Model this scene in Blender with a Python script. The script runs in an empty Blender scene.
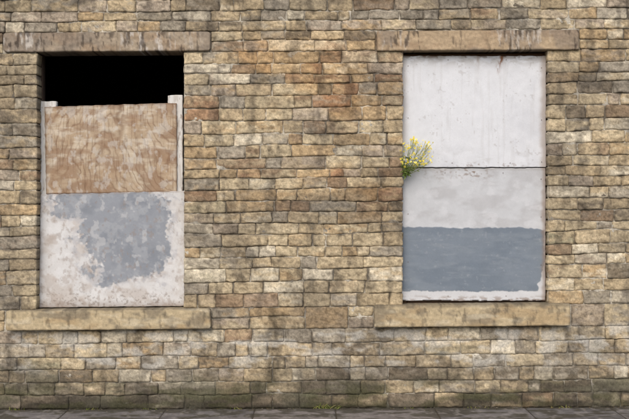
import bpy, math, random
import numpy as np
from mathutils import Vector
random.seed(7); rng=np.random.default_rng(7)
S=0.0085; D=7.5; CX=314.5; CY=209.5
scene=bpy.context.scene

# ---------- helpers ----------
def lin(c):
    c=np.asarray(c,dtype=float)/255.0
    return np.where(c<=0.04045,c/12.92,((c+0.055)/1.055)**2.4)
def vn(x,y,seed=0):
    x=np.asarray(x,float); y=np.asarray(y,float)
    xi=np.floor(x).astype(np.int64); yi=np.floor(y).astype(np.int64)
    fx=x-xi; fy=y-yi; fx=fx*fx*(3-2*fx); fy=fy*fy*(3-2*fy)
    def h(a,b):
        n=(a*374761393+b*668265263+seed*1442695041)&0xffffffff
        n=((n^(n>>13))*1274126177)&0xffffffff
        n=(n^(n>>16))&0xffffffff
        n=(n*2246822519)&0xffffffff
        return ((n^(n>>15))&0xffffff)/float(0xffffff)
    a=h(xi,yi);b=h(xi+1,yi);c=h(xi,yi+1);d=h(xi+1,yi+1)
    return (a*(1-fx)+b*fx)*(1-fy)+(c*(1-fx)+d*fx)*fy
def fbm(x,y,seed=0,o=4):
    s=0;a=1;t=0
    for i in range(o):
        s=s+a*vn(x*2**i+i*17.3,y*2**i+i*9.1,seed+i*31);t+=a;a*=.55
    return s/t
def ss(a,b,x):
    t=np.clip((x-a)/(b-a),0,1); return t*t*(3-2*t)
def mix(a,b,t):
    t=np.asarray(t)[...,None]; return a*(1-t)+b*t
def slope(py): return np.interp(py,[0,300,409],[.006,.0108,.004])
def warp(px,py):
    x=np.clip(px,-300,930); return py-(x-105)*slope(py)
def P(px,py,d):
    px=np.asarray(px,float)
    return np.stack([(px-CX)*S+0*d,(d+0*px)*S,(409-warp(px,py))*S+0*d],-1)
def persp(px,py,d):   # real position of something measured at depth d behind wall face
    k=1+d*S/D
    return CX+(px-CX)*k, CY+(py-CY)*k

class MB:
    def __init__(s): s.v=[];s.f=[];s.c=[];s.n=0
    def add(s,v,f,c):
        v=np.asarray(v,float).reshape(-1,3); f=np.asarray(f,int).reshape(-1,4); c=np.asarray(c,float).reshape(-1,3)
        s.v.append(v);s.c.append(c);s.f.append(f+s.n);s.n+=len(v)
    def build(s,name,mat,smooth=True,parent=None):
        v=np.concatenate(s.v);c=np.concatenate(s.c);f=np.concatenate(s.f)
        me=bpy.data.meshes.new(name)
        me.vertices.add(len(v)); me.vertices.foreach_set('co',v.ravel())
        me.loops.add(f.size); me.loops.foreach_set('vertex_index',f.ravel().astype(np.int32))
        me.polygons.add(len(f)); me.polygons.foreach_set('loop_start',np.arange(0,f.size,4,dtype=np.int32))
        try: me.polygons.foreach_set('loop_total',np.full(len(f),4,dtype=np.int32))
        except Exception: pass
        me.update(calc_edges=True)
        me.polygons.foreach_set('use_smooth',[smooth]*len(f))
        a=me.color_attributes.new('Col','FLOAT_COLOR','POINT')
        cc=np.ones((len(v),4));cc[:,:3]=np.clip(c,0,1); a.data.foreach_set('color',cc.ravel())
        me.validate(); me.update()
        me.materials.append(mat)
        ob=bpy.data.objects.new(name,me); scene.collection.objects.link(ob)
        if parent: ob.parent=parent
        return ob
def gfaces(nu,nv):
    i=np.arange(nu-1)[None,:]; j=np.arange(nv-1)[:,None]
    a=j*nu+i
    return np.stack([a,a+nu,a+nu+1,a+1],-1).reshape(-1,4)
def loop_idx(nu,nv):
    return np.array(list(range(nu))+[j*nu+nu-1 for j in range(1,nv)]+[(nv-1)*nu+i for i in range(nu-2,-1,-1)]+[j*nu for j in range(nv-2,0,-1)])
def stations(w,step,e=(0,.4,.95)):
    e=[q for q in e if q<w*0.3]
    n=max(1,int(round((w-2*e[-1])/step)))
    mid=np.linspace(e[-1],w-e[-1],n+1)
    return np.concatenate([e[:-1],mid,[w-q for q in e[:-1]][::-1]])/w

def material(name,s1=40,s2=220,amt=.35,bump=.4,bd=.004,rough=.9,spec=.25,grain=0.12,det=3):
    m=bpy.data.materials.new(name); m.use_nodes=True; nt=m.node_tree; N=nt.nodes; L=nt.links
    b=N['Principled BSDF']; b.inputs['Roughness'].default_value=rough; b.inputs['Specular IOR Level'].default_value=spec
    at=N.new('ShaderNodeAttribute'); at.attribute_name='Col'
    tc=N.new('ShaderNodeTexCoord')
    def noise(sc,det):
        n=N.new('ShaderNodeTexNoise'); n.inputs['Scale'].default_value=sc; n.inputs['Detail'].default_value=det; n.inputs['Roughness'].default_value=.65
        L.new(tc.outputs['Object'],n.inputs['Vector']); return n
    n1=noise(s1,det); n2=noise(s2,1)
    def mr(n,lo,hi):
        r=N.new('ShaderNodeMapRange'); r.inputs['From Min'].default_value=.3; r.inputs['From Max'].default_value=.7
        r.inputs['To Min'].default_value=lo; r.inputs['To Max'].default_value=hi; L.new(n.outputs['Fac'],r.inputs['Value']); return r
    r1=mr(n1,1-amt,1+amt*.8); r2=mr(n2,1-grain,1+grain)
    mu=N.new('ShaderNodeMath');mu.operation='MULTIPLY';L.new(r1.outputs[0],mu.inputs[0]);L.new(r2.outputs[0],mu.inputs[1])
    vm=N.new('ShaderNodeVectorMath');vm.operation='SCALE';L.new(at.outputs['Color'],vm.inputs[0]);L.new(mu.outputs[0],vm.inputs['Scale'])
    L.new(vm.outputs[0],b.inputs['Base Color'])
    ad=N.new('ShaderNodeMath');ad.operation='MULTIPLY_ADD';L.new(n2.outputs['Fac'],ad.inputs[0]);ad.inputs[1].default_value=.4;L.new(n1.outputs['Fac'],ad.inputs[2])
    bp=N.new('ShaderNodeBump');bp.inputs['Strength'].default_value=bump;bp.inputs['Distance'].default_value=bd
    L.new(ad.outputs[0],bp.inputs['Height']);L.new(bp.outputs[0],b.inputs['Normal'])
    return m
M_stone=material('sandstone',56,290,.30,.5,.004,grain=.24)
M_trim=material('dressed_stone',40,280,.16,.5,.004,grain=.12)
M_mort=material('mortar',70,300,.3,.6,.004,grain=.2)
M_paint=material('painted_plywood',12,160,.05,.2,.002,rough=.7,spec=.3,grain=.04)
M_wood=material('weathered_plywood',14,200,.1,.35,.003,rough=.85,grain=.08)
M_pav=material('paving_stone',18,190,.2,.6,.004)
M_road=material('asphalt',9,260,.2,.8,.006,grain=.3)
M_dark=material('dark_plaster',5,60,.2,.2,.003)
M_plant=material('plant_green',30,200,.2,.1,.001,rough=.6)

# ---------- layout ----------
XL,XR,YT,YB=-260,890,-210,409
OPEN=[(37,184,53,309),(403,548,54,307)]
LINT=[(3,211,32,52),(376,579,32.5,53.5)]
SILL=[(5,211,309.5,330.5),(374,571,308,330.5)]
def jittered(a,b,n,j):
    w=1+rng.uniform(-j,j,n); w=np.cumsum(w)/w.sum(); return [a]+list(a+(b-a)*w)
ys=jittered(-210,0,19,.14)+jittered(0,32,3,.08)[1:]+[42.3,52.5]+jittered(52.5,309,22,.17)[1:]+[319.5,330.5]+jittered(330.5,409,6,.08)[1:]
K=len(ys)
fixed={min(range(K),key=lambda k:abs(ys[k]-t)) for t in (32,52.5,309,330.5,409)}
def yb(k,x):
    if k in fixed: return ys[k]+0*x
    a=(vn(x/55.,k*7.7+0*x,5)-.5)*2.6+(vn(x/17.,k*3.3+0*x,6)-.5)*1.0
    return ys[k]+a

pal={'tan':(188,168,133),'buff':(204,186,151),'ochre':(184,156,115),'grey':(162,154,139),'pink':(174,159,141),'dark':(112,101,86),'light':(218,207,182),'brown':(152,125,98),'rust':(160,120,88),'green':(142,137,111)}
palL={k:lin(v) for k,v in pal.items()}
MEAN=lin((178,160,129))
def pick(x,y):
    w={'tan':3.6,'buff':3.4,'ochre':1.1,'grey':2.2,'pink':1.0,'dark':.6,'light':1.5,'brown':.5,'rust':.02,'green':.15}
    if 185<x<402 and 40<y<215: 
        w['brown']+=1.6; w['rust']+=.7; w['ochre']+=2.2; w['light']*=.5
    if y<34: w['grey']+=2.2; w['pink']+=1.8; w['buff']*=.6; w['ochre']*=.6
    if x>548: w['tan']+=1.5; w['ochre']+=.8; w['buff']+=1
    if x<37 : w['grey']+=1.5; w['tan']+=1
    if 195<x<402 and 215<y<310: w['buff']+=2; w['light']+=1
    if 330<y<366: w['light']+=1.8; w['grey']+=2.8; w['buff']+=1.0; w['brown']*=.3; w['ochre']*=.3; w['rust']=0; w['pink']*=.6
    if 366<y<392: w['grey']+=3; w['green']+=1.6; w['dark']+=3.4;w['rust']=0;w['ochre']*=.3
    if y>392: w['dark']+=7; w['green']+=2.0; w['light']*=.2;w['buff']*=.3;w['ochre']*=.2
    ks=list(w); return palL[random.choices(ks,[w[k] for k in ks])[0]]
SOOT=lin((78,72,66))
def weather(c,x,y):
    """mineral and soot staining as a function of wall position"""
    soot=fbm(x/62.,y/42.,11)
    c=mix(c,c*.35+SOOT*.65,ss(.47,.72,soot)*.66)
    s2=fbm(x/10.,y/26.,12)
    c=mix(c,c*.3+SOOT*.5,ss(.54,.7,s2)*.6)
    # run-off below lintel ends and sill ends
    ends=sum(np.exp(-((x-e-3*(vn(y/12.,0*y,int(e))-.5))/5.)**2) for e in (8,205,380,566))
    c=mix(c,c*.3+SOOT*.5,np.clip(ends,0,1)*(ss(328,334,y)*ss(375,345,y)+ss(50,56,y)*ss(110,60,y)*.5)*ss(.3,.6,fbm(x/3.,y/16.,15))*.7)
    s3=fbm(x/3.2,y/2.4,14,3)
    c=mix(c,c*np.array([.50,.48,.46]),ss(.57,.70,s3)*.65)
    c=mix(c,c*1.22,ss(.46,.30,s3)*.6)
    st=ss(.0,1,1-np.abs(x-(268+6*vn(y/25.,0*y,3)))/13.)*ss(300,318,y)*(1-ss(372,392,y))
    c=c*(1-.6*st*np.clip(fbm(x/5.,y/18.,13)*1.6,0,1.4))[...,None]
    ir=ss(.48,.66,fbm(x/70.,y/45.,19))*ss(180,230,x)*(1-ss(380,404,x))*(1-ss(200,250,y))*ss(20,50,y)
    c=mix(c,c*np.array([1.0,.84,.66]),ir*.7)
    pl=ss(.50,.66,fbm(x/22.,y/8.,23))*ss(325,332,y)*(1-ss(362,380,y))
    c=mix(c,lin((206,203,194))+0*c,pl*.5)
    g=ss(356,394,y)*ss(.30,.56,fbm(x/40.,y/10.,29))
    c=mix(c,lin((70,65,54))+0*c,g*.76)
    gg=ss(372,398,y)*ss(.50,.66,fbm(x/24.,y/7.,31)); c=mix(c,lin((84,86,50))+0*c,gg*.45)
    g2=ss(325,332,y)*ss(.6,.75,fbm(x/50.,y/16.,37)); c=mix(c,lin((108,106,86))+0*c,g2*.4)
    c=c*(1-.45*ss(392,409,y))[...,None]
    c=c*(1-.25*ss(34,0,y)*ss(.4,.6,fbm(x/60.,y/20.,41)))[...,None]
    gy=c.mean(-1,keepdims=True); c=gy+(c-gy)*.92
    return c

stones=MB()
def stone(x0,x1,ft,fb,sk=(5,5,5,5),step=1.7,proud=0.,col=None,mb=None,rough=.55,seed=None,wob=.8,rr=.75,dist=None,edge=.6):
    mb=mb or stones
    seed=seed if seed is not None else random.randrange(1,10**6)
    w=x1-x0; h=float(fb(np.array(x0+w/2))-ft(np.array(x0+w/2)))
    if w<2 or h<2: return
    U=stations(w,step); V=stations(h,step)
    nu,nv=len(U),len(V)
    u,v=np.meshgrid(U,V)
    jl0,jl1,jr0,jr1=[random.uniform(-.7,.7)*wob for _ in range(4)]
    xl=x0+jl0*(1-v)+jl1*v; xr=x1+jr0*(1-v)+jr1*v
    x=xl+(xr-xl)*u; yt=ft(x); yo=fb(x); yy=yt+(yo-yt)*v
    cx=np.minimum(x-xl,xr-x); cy=np.minimum(yy-yt,yo-yy)
    R=rr*random.uniform(.5,1.8)
    k=np.clip(1-cx/R,0,1)*np.clip(1-cy/R,0,1)*R*.42
    x2=x+np.where(u<.5,k,-k); y2=yy+np.where(v<.5,k,-k)
    ed=np.minimum(cx,cy)
    x2=x2+(vn(x/3.2,yy/3.2,seed)-.5)*1.1*wob; y2=y2+(vn(x/4.,yy/4.,seed+1)-.5)*1.1*wob
    tx=random.uniform(-.7,.7)*rough;ty=random.uniform(-.7,.7)*rough
    d=proud+tx*(u-.5)+ty*(v-.5)+(fbm(x/9.,yy/4.,seed+2,3)-.5)*1.6*rough+(fbm(x/2.6,yy/2.,seed+3,2)-.5)*1.1*rough
    ev=.35+.9*vn(x/5.,yy/5.,seed+4)
    d=d+.65*ev*(1-ss(0,.9,ed))**1.4
    if col is None:
        c1=pick((x0+x1)/2,float(yy.mean())); c2=pick((x0+x1)/2,float(yy.mean()))
        br=random.uniform(.8,1.18)
        t=ss(.40,.66,fbm(x/11.,yy/4.,seed+5))*random.uniform(.2,1)
        c=mix(c1+0*x[...,None],c2+0*x[...,None],t)*br
        c=c*.76+MEAN*.24
        c=c*(1+.75*(fbm(x/4.5,yy/2.2,seed+6)-.5))[...,None]
        c=c*(1-(1-edge)*(1-ss(.1,2.0,ed))*ss(.35,.65,vn(x/5.,yy/4.,seed+8)))[...,None]
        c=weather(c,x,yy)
    else: c=col(x,yy,ed)
    if dist is not None: x2,y2=persp(x2,y2,dist)
    V3=P(x2,y2,d); n0=nu*nv
    li=loop_idx(nu,nv); m=len(li)
    sd=np.empty(m)
    uu=u.ravel()[li];vv=v.ravel()[li]
    sd[:]=5
    sd[(vv<1e-6)]=sk[0]; sd[(vv>1-1e-6)]=sk[1]
    sd[(uu<1e-6)]=np.maximum(sd[(uu<1e-6)],sk[2]) if sk[2]>6 else sd[(uu<1e-6)]
    sd[(uu>1-1e-6)]=np.maximum(sd[(uu>1-1e-6)],sk[3]) if sk[3]>6 else sd[(uu>1-1e-6)]
    B=V3.reshape(-1,3)[li].copy(); cb=c.reshape(-1,3)[li]
    far=B.copy(); far[:,1]=sd*S
    cnt=3 if max(sk)>6 else 1
    allv=[V3.reshape(-1,3)]; allc=[c.reshape(-1,3)]; F=[gfaces(nu,nv)]
    prev=li
    for q in range(1,cnt+1):
        r=B+(far-B)*q/cnt
        idx=n0+(q-1)*m+np.arange(m)
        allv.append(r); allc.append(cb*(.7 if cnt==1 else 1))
        F.append(np.stack([prev,np.roll(prev,-1),np.roll(idx,-1),idx],-1)); prev=idx
    mb.add(np.concatenate(allv),np.concatenate(F),np.concatenate(allc))

for k in range(K-1):
    ym=(ys[k]+ys[k+1])/2
    segs=[(XL,XR,False,False)]
    def cut(segs,a,b,reveal):
        out=[]
        for s in segs:
            if b<=s[0] or a>=s[1]: out.append(s); continue
            if a>s[0]: out.append((s[0],a,s[2],reveal))
            if b<s[1]: out.append((b,s[1],reveal,s[3]))
        return out
    for (a,b,c,d) in OPEN:
        if c-1<ym<d+1: segs=cut(segs,a,b,True)
    for (a,b,c,d) in LINT+SILL:
        if c-.5<ym<d+.5: segs=cut(segs,a-.3,b+.3,False)
    tall=(309<=ym<=331)
    if tall and ys[k]>315: continue
    for (a,b,ra,rb) in segs:
        x=a; xs=[a]
        while x<b-18:
            w=random.choice([random.uniform(12,20),random.uniform(19,31),random.uniform(23,36),random.uniform(24,36),random.uniform(32,50)])
            if tall: w*=1.35
            if x+w>b-12: break
            x+=w; xs.append(x)
        if b-xs[-1]>42: xs.append((xs[-1]+b)/2+random.uniform(-5,5))
        xs.append(b)
        for i in range(len(xs)-1):
            x0,x1=xs[i],xs[i+1]
            g=random.uniform(.2,.5)
            L_=(i==0 and ra); R_=(i==len(xs)-2 and rb)
            infr=(-25<x1 and x0<655 and ym>-15)
            st=1.25 if infr else 5
            sk=(5,5,24 if L_ else 5,24 if R_ else 5)
            pr=random.uniform(-.5,.5)
            def mk(ka,kb,xa=x0,xb=x1):
                gt=random.uniform(.18,.48)
                stone(xa+(0 if L_ else g),xb-(0 if R_ else g),lambda q:yb(ka,q)+gt,lambda q:yb(kb,q)-gt,sk,st,pr)
            if tall:
                if random.random()<.55: mk(k,k+2)
                else: mk(k,k+1); mk(k+1,k+2)
            else: mk(k,k+1)
building=bpy.data.objects.new('stone_building',None); scene.collection.objects.link(building)
stones.build('stone_courses',M_stone,True,building)

# lintels and sills -----------------------------------------------------
def lintel_col(base,seed,streak):
    def f(x,y,ed):
        c=lin(base)+0*x[...,None]
        t=fbm(x/22.,y/12.,seed); c=mix(c,lin((162,138,112)),ss(.5,.7,t)*.6)
        c=mix(c,lin((128,118,108)),ss(.45,.62,fbm(x/30.,y/20.,seed+3))*.55)
        s=fbm(x/2.3,y/14.,seed+1); 
        c=mix(c,lin((206,199,190)),ss(.55,.68,s)*streak*ss(.3,.6,vn(x/28.,0*x,seed+4)))
        c=mix(c,lin((62,53,48)),ss(.54,.68,fbm(x/2.6,y/11.,seed+2))*.75*ss(.35,.65,vn(x/24.,0*x,seed+5)))
        c=c*(.8+.4*fbm(x/3.,y/3.,seed+7))[...,None]
        return c*(1-.35*(1-ss(0,1.6,ed)))[...,None]
    return f
def sill_col(seed,base=(190,173,141)):
    def f(x,y,ed):
        c=lin(base)+0*x[...,None]
        c=mix(c,lin((174,151,116)),ss(.5,.68,fbm(x/30.,y/8.,seed))*.7)
        c=mix(c,lin((126,117,101)),ss(.48,.66,fbm(x/14.,y/9.,seed+1))*.65)
        c=mix(c,lin((210,198,172)),ss(.55,.7,fbm(x/22.,y/5.,seed+2))*.5)
        c=mix(c,lin((88,80,68)),ss(.60,.72,fbm(x/3.,y/9.,seed+3))*.5)
        c=mix(c,lin((84,77,66)),ss(3.4,.5,y-309.5+1.5*vn(x/6.,0*x,seed+4))*.5)
        c=c*(.84+.32*fbm(x/3.,y/2.,seed+7))[...,None]
        return c*(1-.3*(1-ss(0,1.3,ed)))[...,None]
    return f
trim=MB()
def straight(v): return lambda q: v+0*q
for i,(a,b,c,d) in enumerate(LINT):
    stone(a+.6,b-.6,straight(c+.5),straight(d-.3),(5,24,5,5),1.1,-1.8,
          lintel_col((166,151,131) if i==0 else (178,157,129),60+i*9,.8 if i==0 else .5),trim,.55,900+i,.35,1.4)
trim.build('lintels',M_trim,True,building)
trim=MB()
for i,(a,b,c,d) in enumerate(SILL):
    stone(a+.5,b-.5,straight(c+.3),straight(d-.6),(24,5,5,5),1.1,-7.5,sill_col(80+i*9),trim,.4,950+i,.3,1.2,dist=-7.5)
trim.build('window_sills',M_trim,True,building)

# mortar bed -------------------------------------------------------------
mort=MB()
def mortgrid(xa,xb,ya,yb_,step):
    nx=int((xb-xa)/step)+1; ny=int((yb_-ya)/step)+1
    X,Y=np.meshgrid(np.linspace(xa,xb,nx),np.linspace(ya,yb_,ny))
    d=1.25+(fbm(X/14.,Y/8.,51)-.5)*3.0+(fbm(X/2.5,Y/2.5,52,2)-.5)*1.2
    c=mix(lin((124,114,99))+0*X[...,None],lin((198,190,173)),ss(.36,.58,fbm(X/30.,Y/20.,53)))
    c=c*(.7+.55*fbm(X/4.,Y/3.,54))[...,None]
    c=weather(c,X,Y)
    F=gfaces(nx,ny); xc=X.ravel()[F].mean(1); yc=Y.ravel()[F].mean(1)
    keep=np.ones(len(F),bool)
    for (a,b,cc,dd) in OPEN: keep&=~((xc>a-1)&(xc<b+1)&(yc>cc-4)&(yc<dd+4))
    mort.add(P(X,Y,d),F[keep],c)
mortgrid(XL,XR,YT,YB+6,2.0)
for (a,b,c,d) in OPEN:   # bedding seen between the jamb stones
    for s,e in ((a-1.3,1),(b+1.3,-1)):
        Yv,Dv=np.meshgrid(np.linspace(c-4,d+3,120),np.linspace(2,26,8),indexing='ij')
        X=s+0*Yv; cc=(lin((110,98,80))+0*X[...,None])*(.7+.5*fbm(Yv/4.,Dv/4.,61))[...,None]
        mort.add(P(X,Yv,Dv),gfaces(8,120),cc)
mort.build('mortar_joints',M_mort,True,building)

# ---------- boxes ----------
def box(mb,x0,x1,y0,y1,d0,d1,col,bev=.0):
    """px,py,depth box with chamfered edges"""
    b=bev
    F=[]
    rings=[(d0+b,0),(d0,b)] if b>0 else [(d0,0)]
    vs=[]
    for d,ins in ([(d1,0)]+rings):
        for (px,py) in ((x0+ins,y0+ins),(x1-ins,y0+ins),(x1-ins,y1-ins),(x0+ins,y1-ins)):
            vs.append(P(px,py,np.float64(d)))
    n=len(vs)//4
    for r in range(n-1):
        for i in range(4):
            j=(i+1)%4; F.append([r*4+i,r*4+j,(r+1)*4+j,(r+1)*4+i])
    F.append([(n-1)*4+i for i in range(4)]); F.append([3,2,1,0])
    mb.add(np.array(vs),F,np.tile(lin(col),(len(vs),1)))
body=MB()
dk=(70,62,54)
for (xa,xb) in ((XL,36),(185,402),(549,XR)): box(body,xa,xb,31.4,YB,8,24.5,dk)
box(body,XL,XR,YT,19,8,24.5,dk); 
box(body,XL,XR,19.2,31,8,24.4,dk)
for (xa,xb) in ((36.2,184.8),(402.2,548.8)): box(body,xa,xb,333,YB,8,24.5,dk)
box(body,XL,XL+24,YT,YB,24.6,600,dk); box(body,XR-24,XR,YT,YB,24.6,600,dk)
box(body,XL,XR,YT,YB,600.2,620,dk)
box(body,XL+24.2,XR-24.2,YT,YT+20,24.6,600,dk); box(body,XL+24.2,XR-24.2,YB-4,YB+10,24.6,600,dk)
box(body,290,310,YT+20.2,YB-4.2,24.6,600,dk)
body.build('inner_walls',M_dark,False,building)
cop=MB(); box(cop,XL-6,XR+6,YT-16,YT-.3,-8,624,(150,134,108),1.0); cop.build('coping',M_stone,False,building)

# ---------- boards ----------
def board(mb,tl,tr,br,bl,depth,colf,th=1.8,step=.55,bow=0):
    w=tr[0]-tl[0]; h=bl[1]-tl[1]
    nu=int(w/step);nv=int(h/step)
    u,v=np.meshgrid(np.linspace(0,1,nu),np.linspace(0,1,nv))
    x=(tl[0]*(1-u)+tr[0]*u)*(1-v)+(bl[0]*(1-u)+br[0]*u)*v
    y=(tl[1]*(1-u)+tr[1]*u)*(1-v)+(bl[1]*(1-u)+br[1]*u)*v
    ed=np.minimum(np.minimum(u,1-u)*w,np.minimum(v,1-v)*h)
    c,hh=colf(x,y,ed)
    d=depth-hh*.25+bow*np.sin(u*3.14)*np.sin(v*3.1)+(fbm(x/60.,y/60.,77,2)-.5)*1.0
    x=x+np.where(ed<.01,(vn(x/3.,y/3.,5)-.5)*.7,0); y=y+np.where(ed<.01,(vn(x/4.,y/4.,9)-.5)*.8,0)
    xx,yy=persp(x,y,depth)
    yy=yy+(np.clip(xx,-300,930)-105)*slope(yy)
    V3=P(xx,yy,d); n0=nu*nv; li=loop_idx(nu,nv); m=len(li)
    B=V3.reshape(-1,3)[li].copy(); B[:,1]+=th*S
    idx=n0+np.arange(m)
    F=np.concatenate([gfaces(nu,nv),np.stack([li,np.roll(li,-1),np.roll(idx,-1),idx],-1)])
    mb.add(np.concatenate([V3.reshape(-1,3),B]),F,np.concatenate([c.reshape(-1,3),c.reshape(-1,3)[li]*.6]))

def C(x,rgb): return lin(rgb)+0*x[...,None]
def c_right_top(x,y,ed):
    c=C(x,(220,222,226))
    c=mix(c,C(x,(208,210,215)),ss(.42,.66,fbm(x/45.,y/30.,101))*.8)
    c=mix(c,C(x,(196,195,195)),ss(.58,.72,fbm(x/3.,y/40.,102))*.25)
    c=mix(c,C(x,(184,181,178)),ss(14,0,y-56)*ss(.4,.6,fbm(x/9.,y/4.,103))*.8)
    rs=np.exp(-((x-500-2*np.sin(y/4.))/2.0)**2)*ss(80,58,y)*ss(.3,.6,fbm(x/2.,y/5.,104))
    rs=np.maximum(rs,.5*np.exp(-((x-478)/1.2)**2)*ss(74,57,y)*vn(x,y/4.,8)); 
    c=mix(c,C(x,(128,88,60)),np.clip(rs*1.1,0,1))
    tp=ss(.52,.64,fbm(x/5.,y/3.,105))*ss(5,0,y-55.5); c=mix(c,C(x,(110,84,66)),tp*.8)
    sp=ss(.54,.68,fbm(x/3.6,y/2.0,106))*ss(160,166.5,y)*np.exp(-((x-492)/28.)**2); c=mix(c,C(x,(112,84,62)),sp*.9)
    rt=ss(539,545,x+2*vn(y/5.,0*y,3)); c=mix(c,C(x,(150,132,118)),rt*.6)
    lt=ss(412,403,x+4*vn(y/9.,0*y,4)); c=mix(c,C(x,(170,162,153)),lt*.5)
    sp=ss(.78,.84,vn(x/1.7,y/1.7,107)*.6+vn(x/9.,y/9.,108)*.4); c=mix(c,C(x,(140,128,118)),sp*.25)
    c=mix(c,C(x,(190,189,189)),ss(.56,.7,fbm(x/18.,y/10.,110))*ss(140,167,y)*.6)
    return c,0*x
def c_right_low(x,y,ed):
    w=C(x,(198,200,203)); w=mix(w,C(x,(182,182,184)),ss(.45,.65,fbm(x/26.,y/12.,121))*.7)
    w=mix(w,C(x,(210,211,214)),ss(.55,.7,fbm(x/12.,y/8.,122))*.5)
    w=mix(w,C(x,(212,213,215)),ss(284,290,y)*.7)
    sp=ss(.55,.68,fbm(x/2.8,y/2.0,123))*ss(186,170,y)*(np.exp(-((x-474)/14.)**2)+np.exp(-((x-440)/20.)**2)*.5); w=mix(w,C(x,(118,92,70)),np.clip(sp,0,1)*.85)
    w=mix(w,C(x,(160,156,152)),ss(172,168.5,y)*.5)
    top=227.3+.7*(vn(x/3.,0*x,125)-.5)*2+1.1*(vn(x/26.,0*x,126)-.5)*2+3*ss(515,545,x)
    bot=291.+1.8*(fbm(x/9.,0*x,127)-.5)*2+ .8*(vn(x/1.5,0*x,128)-.5)
    rt=544+3.*(fbm(y/7.,0*y,129)-.5)*2-6*ss(262,285,y)*vn(y/4.,0*y,7)
    m=ss(-.6,.6,y-top)*ss(-.5,.5,bot-y)*ss(-.6,.6,rt-x)
    g=C(x,(124,134,145)); g=mix(g,C(x,(113,124,136)),ss(.4,.65,fbm(x/34.,y/10.,130))*.7); g=mix(g,C(x,(134,143,152)),ss(.5,.7,fbm(x/16.,y/4.,131))*.5)
    g=mix(g,C(x,(150,156,162)),ss(.66,.76,fbm(x/18.,y/2.2,132))*.25)
    m=m*(1-.15*ss(.68,.78,fbm(x/3.,y/2.5,133)))
    c=mix(w,g,m)
    b=ss(294,299,y)*ss(.45,.62,fbm(x/7.,y/2.,134)); c=mix(c,C(x,(128,104,84)),b*.6)
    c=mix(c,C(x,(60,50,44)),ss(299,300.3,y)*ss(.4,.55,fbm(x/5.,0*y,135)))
    rt=ss(541,545,x+2*vn(y/4.,0*y,13)); c=mix(c,C(x,(140,118,102)),rt*.6)
    return c,m*.4
def c_left_low(x,y,ed):
    w=C(x,(212,211,210)); w=mix(w,C(x,(194,187,181)),ss(.42,.62,fbm(x/16.,y/14.,141))*.8)
    w=mix(w,C(x,(164,148,136)),ss(.56,.70,fbm(x/9.,y/10.,142))*.4)
    w=mix(w,C(x,(222,222,222)),ss(.52,.68,fbm(x/10.,y/8.,149))*.6)
    def blob(cx,cy,rx,ry): return 1-np.sqrt((np.abs(x-cx)/rx)**3+(np.abs(y-cy)/ry)**3)
    s=np.maximum.reduce([blob(126,228,50,42),blob(86,206,38,16)*.9,blob(118,266,32,20)*.6,blob(148,262,20,20)*.5,blob(66,199,26,9)*.4])
    n=(fbm(x/17.,y/15.,143,5)-.5)*1.15+(fbm(x/3.,y/3.,144,3)-.5)*.4
    m=ss(.04,.19,s+n)
    lt=ss(-.25,.06,s+n)*(1-m)
    g=C(x,(143,148,156)); g=mix(g,C(x,(129,135,144)),ss(.4,.62,fbm(x/22.,y/16.,145))*.9); g=mix(g,C(x,(160,164,170)),ss(.48,.64,fbm(x/8.,y/7.,146))*.7)
    g=mix(g,C(x,(188,189,191)),ss(.60,.70,fbm(x/6.,y/8.,151))*.6)
    c=mix(w,C(x,(180,180,184)),lt*.7*ss(.35,.6,fbm(x/5.,y/5.,152))); c=mix(c,g,m*.95)
    wr=ss(.5,.62,fbm(x/4.,y/12.,153))*ss(165,180,x); c=mix(c,C(x,(208,205,202)),wr*.7)
    sp=ss(.6,.7,fbm(x/2.6,y/2.,148))*ss(282,303,y); c=mix(c,C(x,(112,98,86)),sp*.6)
    bt=ss(298,306,y); c=mix(c,C(x,(140,126,115)),bt*.5)
    sp=ss(.62,.74,fbm(x/3.2,y/4.6,150)); c=mix(c,C(x,(146,130,118)),sp*.4)
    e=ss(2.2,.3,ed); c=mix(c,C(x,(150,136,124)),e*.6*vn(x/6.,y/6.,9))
    return c,m*.5-lt*.2
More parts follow.
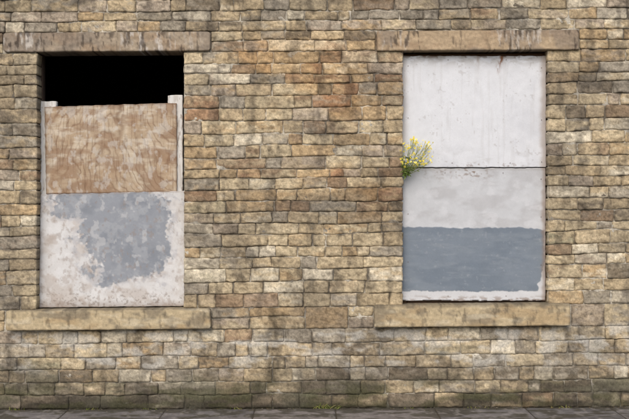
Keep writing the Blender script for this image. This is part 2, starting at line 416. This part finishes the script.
def c_left_up(x,y,ed):
    # rotary-cut plywood: nested flame figure around a central axis
    q=(x-112-8*np.sin(y/31.))/40.
    f=np.sqrt(q*q+.03)*1.5-(y-104)/75.+.8*(vn(x/26.,y/30.,161)-.5)+.22*(vn(x/8.,y/12.,160)-.5)+.08*(vn(x/2.5,y/4.,159)-.5)
    ph=np.abs(((f*3.8)%1.0)-.5)*2
    ln=ss(.60,1.0,ph); band=ss(.2,.8,vn(f*3.8,0*x,168))
    c=C(x,(200,185,163))
    c=mix(c,C(x,(178,156,130)),ss(.38,.6,fbm(x/20.,y/22.,162))*.8)
    c=mix(c,C(x,(168,142,114)),band*.45)
    c=mix(c,C(x,(118,88,66)),ln*.6*ss(.26,.55,fbm(x/18.,y/12.,167)))
    c=mix(c,C(x,(212,202,186)),ss(.52,.68,fbm(x/16.,y/4.,163))*.5*ss(192,150,y))
    c=mix(c,C(x,(142,112,88)),ss(.46,.64,fbm(x/22.,y/8.,164)+.14*ss(150,180,y)*ss(140,70,x))*.6)
    stn=sum(a*np.exp(-((x-cx-6*(fbm(y/9.,0*y+k,170+k,3)-.5)*2)/w_)**2)*ss(e,104,y) for k,(cx,w_,e,a) in enumerate(((118,2.6,162,.9),(101,1.6,140,.6),(139,1.8,150,.6),(70,1.6,132,.4))))
    c=mix(c,C(x,(104,74,52)),np.clip(stn,0,1)*.7)
    c=mix(c,C(x,(120,94,74)),ss(.58,.72,fbm(x/1.2,y/18.,165))*.4)
    c=mix(c,C(x,(208,203,196)),ss(.57,.68,fbm(x/5.,y/8.,166)+.1*ss(58,44,x)+.06*ss(118,106,y))*.4)
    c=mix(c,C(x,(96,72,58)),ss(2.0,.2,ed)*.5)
    return c,-ln*.4
lw=bpy.data.objects.new('boarded_window',None); rw=bpy.data.objects.new('boarded_window.001',None)
for o in (lw,rw): scene.collection.objects.link(o)
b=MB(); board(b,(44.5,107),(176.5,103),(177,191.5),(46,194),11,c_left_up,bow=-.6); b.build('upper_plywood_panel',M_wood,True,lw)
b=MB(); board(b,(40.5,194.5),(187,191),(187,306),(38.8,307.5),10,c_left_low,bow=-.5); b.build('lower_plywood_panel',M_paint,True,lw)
def c_post(x,y,ed):
    c=C(x,(218,217,214)); c=mix(c,C(x,(176,168,158)),ss(.5,.68,fbm(x/3.,y/14.,171))*.5); c=mix(c,C(x,(130,110,94)),ss(.66,.74,fbm(x/2.,y/9.,172))*.6)
    return c,0*x
b=MB(); board(b,(40,101.5),(56,101),(56,306),(40,306),13.2,c_post,th=6); board(b,(168,95.5),(182.4,95),(182.6,306),(170,306),13.2,c_post,th=6)
b.build('timber_uprights',M_paint,True,lw)
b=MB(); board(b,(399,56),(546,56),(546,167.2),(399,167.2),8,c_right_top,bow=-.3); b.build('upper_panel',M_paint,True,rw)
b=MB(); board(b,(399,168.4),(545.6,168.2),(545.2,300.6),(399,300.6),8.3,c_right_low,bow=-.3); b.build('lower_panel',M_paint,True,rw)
b=MB()
box(b,399,552,54,70,12,18,(90,66,50),.5); box(b,544,552,70.5,308,12,18,(98,76,60),.5); box(b,399,408,70.5,308,12,18,(98,76,60),.5); box(b,408.5,543.5,300,308,12,18,(80,62,50),.5)
b.build('timber_frame',M_wood,False,rw)
b=MB(); box(b,30,38.5,50,310,15,22,(60,48,40),.5); box(b,183,190,50,310,15,22,(60,48,40),.5); b.build('timber_frame',M_wood,False,lw)
# nails
b=MB()
def nail(x,y,d):
    xx,yy=persp(x,y,d); yy=yy+(xx-105)*slope(yy)
    n=8;c0=P(xx,yy,np.float64(d-.7)); vs=[c0];
    for i in range(n):
        a=i*2*math.pi/n; vs.append(P(xx+.45*math.cos(a),yy+.45*math.sin(a),np.float64(d-.5)))
    F=[[0,1+2*i,1+(2*i+1)%n,1+(2*i+2)%n] for i in range(n//2)]
    b.add(np.array(vs),F,np.tile(lin((104,84,70)),(len(vs),1)))
for yy in (66,118,160): nail(408,yy,8); nail(541.5,yy+2,8)
for yy in (176,214,262): nail(408,yy,8.3); nail(541,yy+3,8.3)
for xx in (448,506): nail(xx,60,8); nail(xx+4,163,8); nail(xx-3,173,8.3); nail(xx,296,8.3)
b.build('nails',M_wood,False,rw)

# ---------- plant ----------
pm=MB()
def ribbon(pts,w,col):
    pts=np.array(pts); n=len(pts); 
    t=np.gradient(pts,axis=0); side=np.cross(t,np.array([0,1,0.3])); side/=np.linalg.norm(side,axis=1)[:,None]+1e-9
    ww=w*np.ones(n) if np.isscalar(w) else np.array(w)
    a=pts+side*ww[:,None]; c=pts-side*ww[:,None]; up=np.cross(side,t); up/=np.linalg.norm(up,axis=1)[:,None]+1e-9
    m=pts+up*ww[:,None]*.6
    V=np.stack([a,m,c],1).reshape(-1,3); F=[]
    for i in range(n-1):
        for j in range(2): F.append([i*3+j,i*3+j+1,(i+1)*3+j+1,(i+1)*3+j])
    pm.add(V,F,np.tile(lin(col),(len(V),1)))
def flower(c,r,nrm):
    nrm=nrm/np.linalg.norm(nrm); a=np.cross(nrm,[0,0,1.]); a/=np.linalg.norm(a)+1e-9; bb=np.cross(nrm,a)
    n=random.choice([8,9,10]); col=lin(random.choice([(240,222,80),(232,214,70),(246,234,120)]))
    for i in range(n):
        t=i*2*math.pi/n+random.uniform(-.1,.1); d=a*math.cos(t)+bb*math.sin(t); s=np.cross(nrm,d)
        V=[c+d*r*.2,c+d*r*.65+s*r*.24,c+d*r+nrm*r*random.uniform(-.3,.2),c+d*r*.65-s*r*.24]
        pm.add(np.array(V),[[0,1,2,3]],np.tile(col,(4,1)))
    V=[c+nrm*r*.15+(a*math.cos(k)+bb*math.sin(k))*r*.3 for k in (0,1.57,3.14,4.71)]
    pm.add(np.array(V),[[0,1,2,3]],np.tile(lin((214,172,40)),(4,1)))
root=P(np.float64(403.5),np.float64(178),np.float64(3))
def leaf(p,d,L_,col):
    d=d/np.linalg.norm(d); pts=[p+d*L_*t+np.array([0,0,-L_*.35*t*t]) for t in np.linspace(0,1,7)]
    ribbon(pts,[L_*.04,L_*.17,L_*.08,L_*.2,L_*.09,L_*.13,.0003],col)
for i in range(58):
    tipx=401+30*random.random()**.9; tipy=random.uniform(139,170) if tipx<422 else random.uniform(141,165)
    tip=P(np.float64(tipx),np.float64(tipy+2),np.float64(random.uniform(-16,5) if tipx>404 else random.uniform(-16,-4)))
    mid=root*.5+tip*.5+np.array([random.uniform(-.03,.04),-.02,random.uniform(-.06,.01)])
    T=np.linspace(0,1,9)[:,None]; pts=(1-T)**2*root+2*T*(1-T)*mid+T**2*tip
    ribbon(pts,.0009,random.choice([(116,132,70),(138,146,84),(152,154,98)]))
    for k in range(random.randint(1,3)):
        t=random.uniform(.15,.8)**1.3; p=(1-t)**2*root+2*t*(1-t)*mid+t*t*tip
        leaf(p,np.array([random.uniform(-1,1),random.uniform(-1,.1),random.uniform(-.4,.9)]),random.uniform(.014,.028)*(1.35-t*.7),random.choice([(112,136,66),(132,150,76),(94,118,54),(150,160,90)]))
    if i<54:
      for k in range(random.randint(2,3)):
        c=tip+np.array([random.uniform(-.026,.026),random.uniform(-.015,.01),random.uniform(-.02,.02)])
        ribbon(np.array([pts[6],(pts[6]+c)/2+np.array([0,0,-.003]),c]),.0007,(140,146,76))
        flower(c,random.uniform(.007,.011),np.array([random.uniform(-.8,.8),-1,random.uniform(-.2,1.0)]))
for i in range(60):
    leaf(root+np.array([random.uniform(-.012,.05),random.uniform(-.05,0),random.uniform(-.01,.16)]),np.array([random.uniform(-.5,1),random.uniform(-1,.0),random.uniform(-.5,1)]),random.uniform(.02,.036),random.choice([(100,124,56),(120,140,66),(84,106,46)]))
pm.build('ragwort_plant',M_plant,False)

# weeds at foot of wall
pm=MB()
for (cx,n,hh,sp) in ((322,26,7,5),(330,14,5,5),(238,8,3,4),(561,14,4,5),(92,10,4,4),(410,8,3,5),(475,9,3,6),(150,7,3,6),(18,9,4,5)):
    for i in range(n):
        bx=cx+random.gauss(0,sp); p=P(np.float64(bx),np.float64(409.5),np.float64(-random.uniform(.5,4)))
        L_=random.uniform(.4,1)*hh*S*1.3; dd=np.array([random.uniform(-.8,.8),random.uniform(-.7,.1),1.]); dd/=np.linalg.norm(dd)
        pts=[p+dd*L_*t+np.array([dd[0]*L_*.5*t*t,0,-L_*.2*t*t]) for t in np.linspace(0,1,5)]
        ribbon(pts,[.002,.003,.0026,.0018,.0003],random.choice([(112,122,58),(134,138,76),(90,100,50),(150,140,92)]))
pm.build('weeds',M_plant,False)

# ---------- pavement, kerb, road, ground ----------
pv=MB()
rowsd=[(-2,-60),(-60,-120),(-120,-170),(-170,-212)]
for ri,(da,db) in enumerate(rowsd):
    x=-900+random.uniform(0,40)
    while x<1500:
        w=random.uniform(70,125); infr=(-60<x+w and x<690)
        x0,x1=x+.35,x+w-.35; step=2.0 if (infr and ri<1) else 12
        nu=max(4,int((x1-x0)/step)); nv=max(4,int((da-db)/step))
        U=np.concatenate([[0,.01],np.linspace(.02,.98,nu),[.99,1]]);V=np.concatenate([[0,.015],np.linspace(.03,.97,nv),[.985,1]])
        u,v=np.meshgrid(U,V); X=x0+(x1-x0)*u; Dp=da-.3+(db-da+.6)*v
        ed=np.minimum(np.minimum(u,1-u)*(x1-x0),np.minimum(v,1-v)*(da-db))
        hgt=.5*(fbm(X/20.,Dp/20.,201)-.5)*2-.5*(1-ss(0,1.2,ed))+random.uniform(-.2,.2)
        bc=lin(random.choice([(114,110,108),(108,104,102),(120,114,110),(102,99,97)]))
        c=bc+0*X[...,None]; c=c*(.6+.8*fbm(X/12.,Dp/12.,202))[...,None]; c=mix(c,C(X,(66,62,50)),ss(.46,.6,fbm(X/16.,Dp/7.,203)+.22*ss(-16,-2,Dp))*.8)
        c=mix(c,C(X,(150,144,138)),ss(.6,.72,fbm(X/5.,Dp/8.,204))*.4)
        c=c*(1-.3*(1-ss(0,1.2,ed)))[...,None]
        pv.add(P(X,409.-hgt,Dp),gfaces(len(U),len(V)),c)
        x+=w
X,Dp=np.meshgrid(np.linspace(-900,1500,600),np.linspace(6,-212,60)); h=-.5+(fbm(X/3.,Dp/3.,210)-.5)*1.0
pv.add(P(X,409.-h,Dp),gfaces(600,60),C(X,(66,60,50))*(.7+.6*fbm(X/5.,Dp/5.,211))[...,None])
pv.build('pavement',M_pav)
kb=MB()
x=-900
while x<1500:
    box(kb,x+.4,x+99.6,409.3,430,-226,-212.6,random.choice([(130,124,116),(122,116,110)]),1.2); x+=100
kb.build('kerb',M_pav,False)
rd=MB(); X,Dp=np.meshgrid(np.linspace(-3000,3600,200),np.linspace(-225.5,-1100,60))
rd.add(P(X,409.+14,Dp),gfaces(200,60),C(X,(66,66,68))*(.85+.3*fbm(X/60.,Dp/60.,220))[...,None]); rd.build('road',M_road)
gr=MB(); X,Y=np.meshgrid(np.linspace(-600,600,120),np.linspace(-600,600,120))
gr.add(np.stack([X,Y,-.24+0*X],-1),gfaces(120,120)[:,::-1],C(X,(92,90,70))*(.8+.4*fbm(X/8.,Y/8.,230))[...,None]); gr.build('ground',M_road)
pm=MB()
for i in range(420):
    bx=random.uniform(-60,690); dd=-abs(random.gauss(0,9))-1.5; p=P(np.float64(bx),np.float64(408.6),np.float64(dd)); r=random.uniform(.002,.006)
    a=random.uniform(0,6.28); V=[p+np.array([math.cos(a+k*1.57)*r*random.uniform(.6,1.3),math.sin(a+k*1.57)*r*random.uniform(.6,1.3),random.uniform(0,.004)]) for k in range(4)]
    V.append(p+np.array([0,0,r*.7])); col=lin(random.choice([(130,112,84),(110,90,60),(140,130,112),(80,70,50),(110,106,66)]))
    pm.add(np.array(V),[[0,1,2,4],[2,3,0,4]],np.tile(col,(5,1)))
pm.build('grit_and_litter',M_plant,False)

# ---------- light ----------
sd=Vector((-.25,-.95,1.0)).normalized()
el=math.asin(sd.z); az=math.atan2(sd.x,sd.y)
w=bpy.data.worlds.new('World'); scene.world=w; w.use_nodes=True; nt=w.node_tree
sky=nt.nodes.new('ShaderNodeTexSky'); sky.sky_type='NISHITA'; sky.sun_disc=False; sky.sun_elevation=el; sky.sun_rotation=az; sky.dust_density=4.0; sky.ozone_density=1.0
nt.links.new(sky.outputs[0],nt.nodes['Background'].inputs[0]); nt.nodes['Background'].inputs[1].default_value=.15
sl=bpy.data.lights.new('sun','SUN'); sl.energy=1.45; sl.angle=math.radians(50); sl.color=(1,.98,.945)
so=bpy.data.objects.new('sun',sl); scene.collection.objects.link(so); so.rotation_euler=sd.to_track_quat('Z','Y').to_euler()
scene.view_settings.view_transform='Standard'; scene.view_settings.look='None'; scene.view_settings.exposure=0
cam=bpy.data.cameras.new('camera'); co=bpy.data.objects.new('camera',cam); scene.collection.objects.link(co)
cam.sensor_width=36; cam.lens=36*D/(629*S); cam.clip_end=3000
co.location=(0,-D,(409-CY)*S); co.rotation_euler=(math.radians(90),0,0)
scene.camera=co
